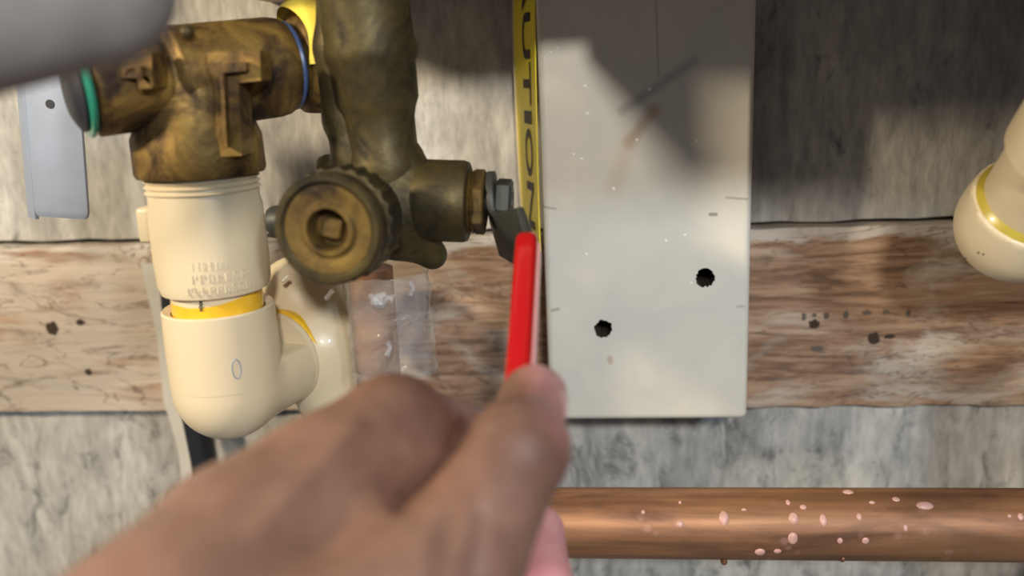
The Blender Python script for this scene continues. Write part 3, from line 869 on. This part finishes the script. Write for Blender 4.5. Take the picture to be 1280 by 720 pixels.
# rear fitting: sits behind, against the wall side
rc = C(392, 420, 0.385)
rear = thing('pipe_fitting', rc-Z*0.03, 'large cream plastic fitting behind the elbow under the brass cap', 'pipe fitting')
kr = depth(rc)/FPX
def rear_sdf():
    c0 = rc; sk = le+lg*0.008
    A0 = tuple(sk); A1 = tuple(rc+Vector((0.004, 0.0, -0.004)))
    up_ = tuple(rc+Vector((-0.006, 0.004, 0.016))); back = tuple(rc+Y*0.045+X*0.006)
    def f(P):
        v = sd_cone(P, A1, back, 62*kr, 60*kr)
        v = smin(v, sd_cone(P, A1, up_, 60*kr, 54*kr), .006)
        v = smin(v, sd_cone(P, A1, tuple(rc+Vector((0.012, 0.0, -0.03))), 60*kr, 58*kr), .006)
        return v
    return surface_net(f, (rc.x-.06, rc.y-.05, rc.z-.09), (rc.x+.06, rc.y+.085, rc.z+.06), 0.0018)
finish('body', np_bm(*rear_sdf()), M['cpvc'], rear, angle=180)
bm = B(); lathe(bm, le+lg*0.0095, lg, [(0, rE*0.80), (0.0005, rE*0.97), (0.018, rE*1.0), (0.03, rE*0.98)], 48); finish('socket', bm, M['cpvc'], rear)
bm = B(); tube(bm, [C(352, 352, depth(rc)-0.030), C(360, 345, depth(rc)-0.029)], 0.001, 8); finish('moulded_rib', bm, M['cpvc_em'], rear)

# right-hand elbow with slanting pipe
HR = 0.11
q0 = W(1290, 258, HR); kR = depth(q0)/FPX
axd = (W(1340, 188, HR+0.022)-q0).normalized()
re_ = thing('pipe_elbow', W(1260, 352, HR), 'cream plastic elbow with olive cement ring at the right edge', 'pipe fitting')
rr_ = 72*kR
def relbow():
    a0 = q0+axd*0.004; a1 = q0-axd*0.0105; a2 = a1+Vector((0.045, 0.01, -0.002))
    A = [tuple(v) for v in (a0, a1, a2)]
    def f(P):
        v = sd_cone(P, A[0], A[1], rr_, rr_*0.99)
        v = smin(v, sd_cone(P, A[1], A[2], rr_*0.97, rr_*0.97), .008)
        v = np.maximum(v, (P-np.array(tuple(q0+axd*0.003))) @ np.array(tuple(axd)))
        return v
    return surface_net(f, tuple(q0-Vector((.045, .04, .05))), tuple(q0+Vector((.075, .045, .03))), 0.0016)
finish('body', np_bm(*relbow()), M['cpvc'], re_, angle=50)
bm = B(); lathe(bm, q0+axd*0.0022, axd, [(0, rr_*0.95), (0.0008, rr_*0.965), (0.0020, rr_*0.92), (0.0032, rr_*0.86)], 48); finish('cement_ring', bm, M['cement2'], re_)
pp_ = thing('slanted_pipe', q0, 'cream plastic pipe slanting up out of the elbow at the right edge', 'pipe')
bm = B(); lathe(bm, q0+axd*0.002, axd, [(0, rr_*0.87), (0.12, rr_*0.87)], 48); finish('tube', bm, M['cpvc'], pp_)
bm = B(); lathe(bm, q0+axd*0.030, axd, [(0, rr_*0.87), (0.001, rr_*1.0), (0.03, rr_*1.0), (0.031, rr_*.87)], 48); finish('coupling', bm, M['cpvc'], pp_)
for px, py, r in ((1206, 324, 2.2), (1223, 316, 1.6), (1229, 318, 1.5)):
    c = C(px, py, depth(q0)-0.0165); bm = B()
    bmesh.ops.create_icosphere(bm, subdivisions=1, radius=r*kR, matrix=Matrix.Translation(c)); finish('dirt_speck', bm, M['brass_dark'], re_)

# ================================================================ OTHER THINGS
# bluish steel strap hanging at the left
HS = 0.10
sa, sb_, sc_, sd_ = W(32, 60, HS), W(92, 60, HS), W(111, 268, HS), W(46, 276, HS)
strap = thing('steel_strap', sd_, 'bluish grey steel strap hanging left of the brass tee', 'strap')
bm = B()
ax0 = (sd_+sc_)*0.5; ax1 = (W(30, 60, HS)+W(94, 60, HS))*0.5
wv = (sc_-sd_).normalized(); ln = (ax1-ax0).normalized(); wS = (sc_-sd_).length
sweep(bm, [ax0, ax0+ln*0.0008, ax0+ln*0.003, ax1], wv, [rrect(wS*0.86, 0.0018, 0.0005, 2), rrect(wS*0.94, 0.002, 0.0005, 2), rrect(wS, 0.002, 0.0005, 2), rrect(wS*0.98, 0.002, 0.0005, 2)])
finish('face', bm, M['steel'], strap)
bm = B(); a_ = ax0-wv*(wS*0.5); b2 = ax1-wv*(wS*0.5)
nb = (Y*0.55-X*0.85).normalized()
sweep(bm, [a_+nb*0.0028+ln*0.001, b2+nb*0.0028], nb, [rrect(0.0068, 0.002, 0.0005, 2)]*2)
finish('side_flange', bm, M['steel'], strap)
c = W(63, 130, HS+0.0008); bm = B(); lathe(bm, c-Y*0.0006, Y, [(0, 5.5*depth(c)/FPX), (0.0012, 5.5*depth(c)/FPX)], 18); finish('bolt_hole', bm, M['black'], strap)
# out of focus grey rounded thing in the corner
ga, gb = C(-150, 8, 0.150), C(240, -38, 0.185)
gd = (gb-ga).normalized(); gl = (gb-ga).length
rg = 109*0.17/FPX
prof = [(-0.25, rg*1.25), (-0.1, rg*1.2), (0, rg*1.12), (gl*0.6, rg*0.98)]
for k in range(1, 11):
    a = k/10*math.pi/2*0.985
    prof.append((gl*0.6+math.sin(a)*0.017, rg*0.98*math.cos(a)**0.8))
bm = B(); lathe(bm, ga, gd, prof, 48)
gp_ = finish('insulated_pipe', bm, M['grey'])
tag(gp_, 'blurred mottled grey rounded pipe end in the upper left corner', 'pipe')
# black tube filling the dark gap behind the elbow
bm = B(); pts = [W(214, 330, .018), W(217, 380, .018), W(226, 440, .018), W(240, 510, .018), W(252, 570, .018), W(268, 660, .018), W(280, 760, .018)]
tube(bm, pts, 0.0062, 16); cb_ = finish('black_tube', bm, M['black'])
tag(cb_, 'black tube running down the wall behind the cream elbow', 'cable')

# ================================================================ THE HAND
J = dict(
    elbow=C(-420, 1330, .128), fore=C(-60, 1010, .150), wrist=C(215, 800, .175), 
    mcp2=C(493, 541, .236), mcp3=C(455, 600, .258), mcp4=C(420, 670, .272), mcp5=C(380, 730, .282),
    base2=C(300, 694, .194), base3=C(300, 780, .205), base5=C(300, 850, .225),
    pip2=C(562, 545, .266), dip2=C(618, 556, .284), tip2=C(655, 600, .276),
    pip3=C(560, 610, .305), dip3=C(668, 668, .288), tip3=C(682, 735, .256),
    pip4=C(535, 690, .318), dip4=C(640, 730, .305), tip4=C(672, 775, .268),
    pip5=C(500, 765, .318), dip5=C(600, 800, .305), tip5=C(640, 840, .275),
    cmc=C(395, 830, .176), mcp1=C(566, 708, .198), ip1=C(648, 562, .2140), tip1=C(668, 497, .247),
)
j = {k: tuple(v) for k, v in J.items()}
def hand_parts(P):
    mm = 0.001
    v = sd_cone(P, j['wrist'], j['base2'], 19.5*mm, 19.5*mm)
    v = smin(v, sd_cone(P, j['fore'], j['wrist'], 26*mm, 20*mm), .010)
    v = smin(v, sd_cone(P, j['elbow'], j['fore'], 33*mm, 26*mm), .010)
    v = smin(v, sd_cone(P, j['base2'], j['mcp2'], 19.5*mm, 15.4*mm), .006)
    v = smin(v, sd_cone(P, j['base3'], j['mcp3'], 16*mm, 13.5*mm), .006)
    v = smin(v, sd_cone(P, j['base5'], j['mcp4'], 16*mm, 13*mm), .006)
    v = smin(v, sd_cone(P, j['base5'], j['mcp5'], 16*mm, 12*mm), .006)
    v = smin(v, sd_cone(P, j['wrist'], j['base5'], 18*mm, 16*mm), .006)
    # thenar + web
    v = smin(v, sd_cone(P, j['wrist'], j['cmc'], 18*mm, 16*mm), .010)
    v = smin(v, sd_cone(P, j['cmc'], j['mcp1'], 17*mm, 15.5*mm), .008)
    web0 = tuple((J['base2']*1.2+J['mcp2'])/2.2); web1 = tuple(J['mcp1']*0.6+J['cmc']*0.4)
    v = smin(v, sd_cone(P, web0, web1, 13*mm, 11*mm), .012)
    v = smin(v, sd_cone(P, tuple(C(490, 640, .226)), tuple(C(600, 640, .216)), 11*mm, 11*mm), .012)
    v = smin(v, sd_cone(P, tuple(C(540, 585, .236)), tuple(C(610, 590, .226)), 9*mm, 9*mm), .009)
    # fingers 3-5
    for n, r in (('3', 10.2), ('4', 9.2), ('5', 8.2)):
        f = sd_cone(P, j['mcp'+n], j['pip'+n], (r+2.8)*mm, (r+.6)*mm)
        f = smin(f, sd_cone(P, j['pip'+n], j['dip'+n], (r+.4)*mm, (r-.7)*mm), .003)
        f = smin(f, sd_cone(P, j['dip'+n], j['tip'+n], (r-.7)*mm, (r-1.6)*mm), .003)
        v = smin(v, f, .0035)
    f = sd_cone(P, j['mcp2'], j['pip2'], 14.8*mm, 11*mm)
    f = smin(f, sd_cone(P, j['pip2'], j['dip2'], 10*mm, 8.6*mm), .003)
    f = smin(f, sd_cone(P, j['dip2'], j['tip2'], 8.6*mm, 7.8*mm), .003)
    v = smin(v, f, .004)
    # thumb
    t = sd_cone(P, j['mcp1'], j['ip1'], 15.4*mm, 11.8*mm)
    t = smin(t, sd_cone(P, j['ip1'], j['tip1'], 10.6*mm, 9.6*mm), .003)
    t = smin(t, sd_cone(P, j['ip1'], j['ip1'], 12.4*mm, 12.4*mm), .003)
    v = smin(v, t, .003)
    return v
lo = np.min([j[k] for k in j], 0)-0.04; hi = np.max([j[k] for k in j], 0)+0.04
V, Q = surface_net(hand_parts, lo, hi, 0.0019)
# light smoothing
bm = np_bm(V, Q)
for _ in range(3):
    bmesh.ops.smooth_vert(bm, verts=bm.verts[:], factor=0.5, use_axis_x=True, use_axis_y=True, use_axis_z=True)
P = np.array([tuple(v.co) for v in bm.verts])
def seg_d(a, b): return sd_cone(P, tuple(a), tuple(b), 0, 0)
pr_ = RGT*1.0
# palmar skin: the right-hand (thumb pad) side of the thumb tip, and the curled fingertips
side = (P-np.array(j['ip1'])) @ np.array(tuple((RGT*0.85+UP*0.55).normalized()))
thumb_d = seg_d(J['ip1'], J['tip1'])
pal1 = np.clip((0.017-thumb_d)/.004, 0, 1)*np.clip((side-0.0075)/.006, 0, 1)
tips = np.minimum(np.minimum(seg_d(J['dip3'], J['tip3']), seg_d(J['dip4'], J['tip4'])), seg_d(J['dip5'], J['tip5']))
pal2 = np.clip((0.014-tips)/.004, 0, 1)
# keep thumb's own skin brown where it lies over the fingertips
near_th = np.minimum(seg_d(J['mcp1'], J['ip1']), seg_d(J['cmc'], J['mcp1']))
pal2 *= np.clip((near_th-0.0155)/.003, 0, 1)
palm_attr = np.clip(pal1*0.5+pal2, 0, 1)
# skin folds: web crease, thumb joint wrinkles, tendons on the back of the hand
bm.normal_update()
NV = np.array([tuple(v.normal) for v in bm.verts])
rel = P-np.array(tuple(CAM)); zc = rel @ np.array(tuple(FWD))
PX = np.stack([640+FPX*(rel @ np.array(tuple(RGT)))/zc, 360-FPX*(rel @ np.array(tuple(UP)))/zc], 1)
facing = np.clip(-(NV*rel).sum(1)/np.linalg.norm(rel, axis=1)*2.0, 0, 1)*(zc < 0.245)
fold = np.zeros(len(P)); push = np.zeros(len(P))
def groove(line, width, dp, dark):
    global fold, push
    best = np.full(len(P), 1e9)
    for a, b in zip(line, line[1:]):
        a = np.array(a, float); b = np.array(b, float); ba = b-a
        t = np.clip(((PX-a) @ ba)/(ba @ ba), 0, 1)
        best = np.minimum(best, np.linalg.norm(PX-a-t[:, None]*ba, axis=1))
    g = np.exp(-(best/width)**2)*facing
    push += g*dp; fold = np.maximum(fold, g*dark)  # push dents the skin, fold puts the crease shade into its colour
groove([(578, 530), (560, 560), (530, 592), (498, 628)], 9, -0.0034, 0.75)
groove([(604, 506), (648, 494), (698, 510)], 5, -0.0007, 0.3)
groove([(600, 522), (648, 508), (704, 526)], 5, -0.0007, 0.3)
groove([(598, 540), (650, 526), (706, 546)], 5, -0.0006, 0.25)
groove([(566, 640), (548, 720)], 8, -0.0011, 0.15)
groove([(600, 640), (592, 720)], 8, -0.0010, 0.12)
groove([(545, 630), (522, 720)], 7, 0.0008, 0.0)
groove([(440, 540), (330, 660)], 16, 0.0012, 0.0)
for vtx, n_, p_ in zip(bm.verts, NV, push): vtx.co = vtx.co + Vector(n_)*float(p_)
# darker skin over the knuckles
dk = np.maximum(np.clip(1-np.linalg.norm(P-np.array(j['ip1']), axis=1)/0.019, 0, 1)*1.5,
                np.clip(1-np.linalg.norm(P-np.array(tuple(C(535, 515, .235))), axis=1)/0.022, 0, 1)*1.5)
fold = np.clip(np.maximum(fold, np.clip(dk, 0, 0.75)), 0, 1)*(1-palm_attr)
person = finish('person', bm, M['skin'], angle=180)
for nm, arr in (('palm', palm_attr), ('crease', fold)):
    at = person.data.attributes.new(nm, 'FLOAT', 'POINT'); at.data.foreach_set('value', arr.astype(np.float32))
ta = (J['tip1']-J['ip1']); tl2 = ta.length; ta = ta.normalized()
nd = (RGT*0.93-FWD*0.30+UP*0.15); nd = (nd-ta*nd.dot(ta)).normalized(); ns = ta.cross(nd)
bm = B(); rows = []
for i in range(11):
    t = -1+2*i/10; row = []
    for k in range(11):
        a = math.radians(-50+100*k/10)*math.sqrt(max(0.0, 1-(abs(t)**3.2)*0.92))
        rad = 0.0103-0.0004*(t+1)-0.0006*abs(k-5)/5
        row.append(bm.verts.new(J['ip1']+ta*(tl2*0.80+t*0.0072)+(nd*math.cos(a)+ns*math.sin(a))*rad))
    rows.append(row)
for a, b in zip(rows, rows[1:]):
    for i in range(10): bm.faces.new((a[i], a[i+1], b[i+1], b[i]))
rx = bmesh.ops.extrude_face_region(bm, geom=bm.faces[:])
for v in [g for g in rx['geom'] if isinstance(g, bmesh.types.BMVert)]: v.co -= nd*0.0012
person['_base'] = tuple(person.location)
finish('thumb_nail', bm, M['nail'], person)
tag(person, 'bare hand and forearm reaching from below to grip the red lever', 'person')

for o in bpy.data.objects:
    if '_base' in o: del o['_base']
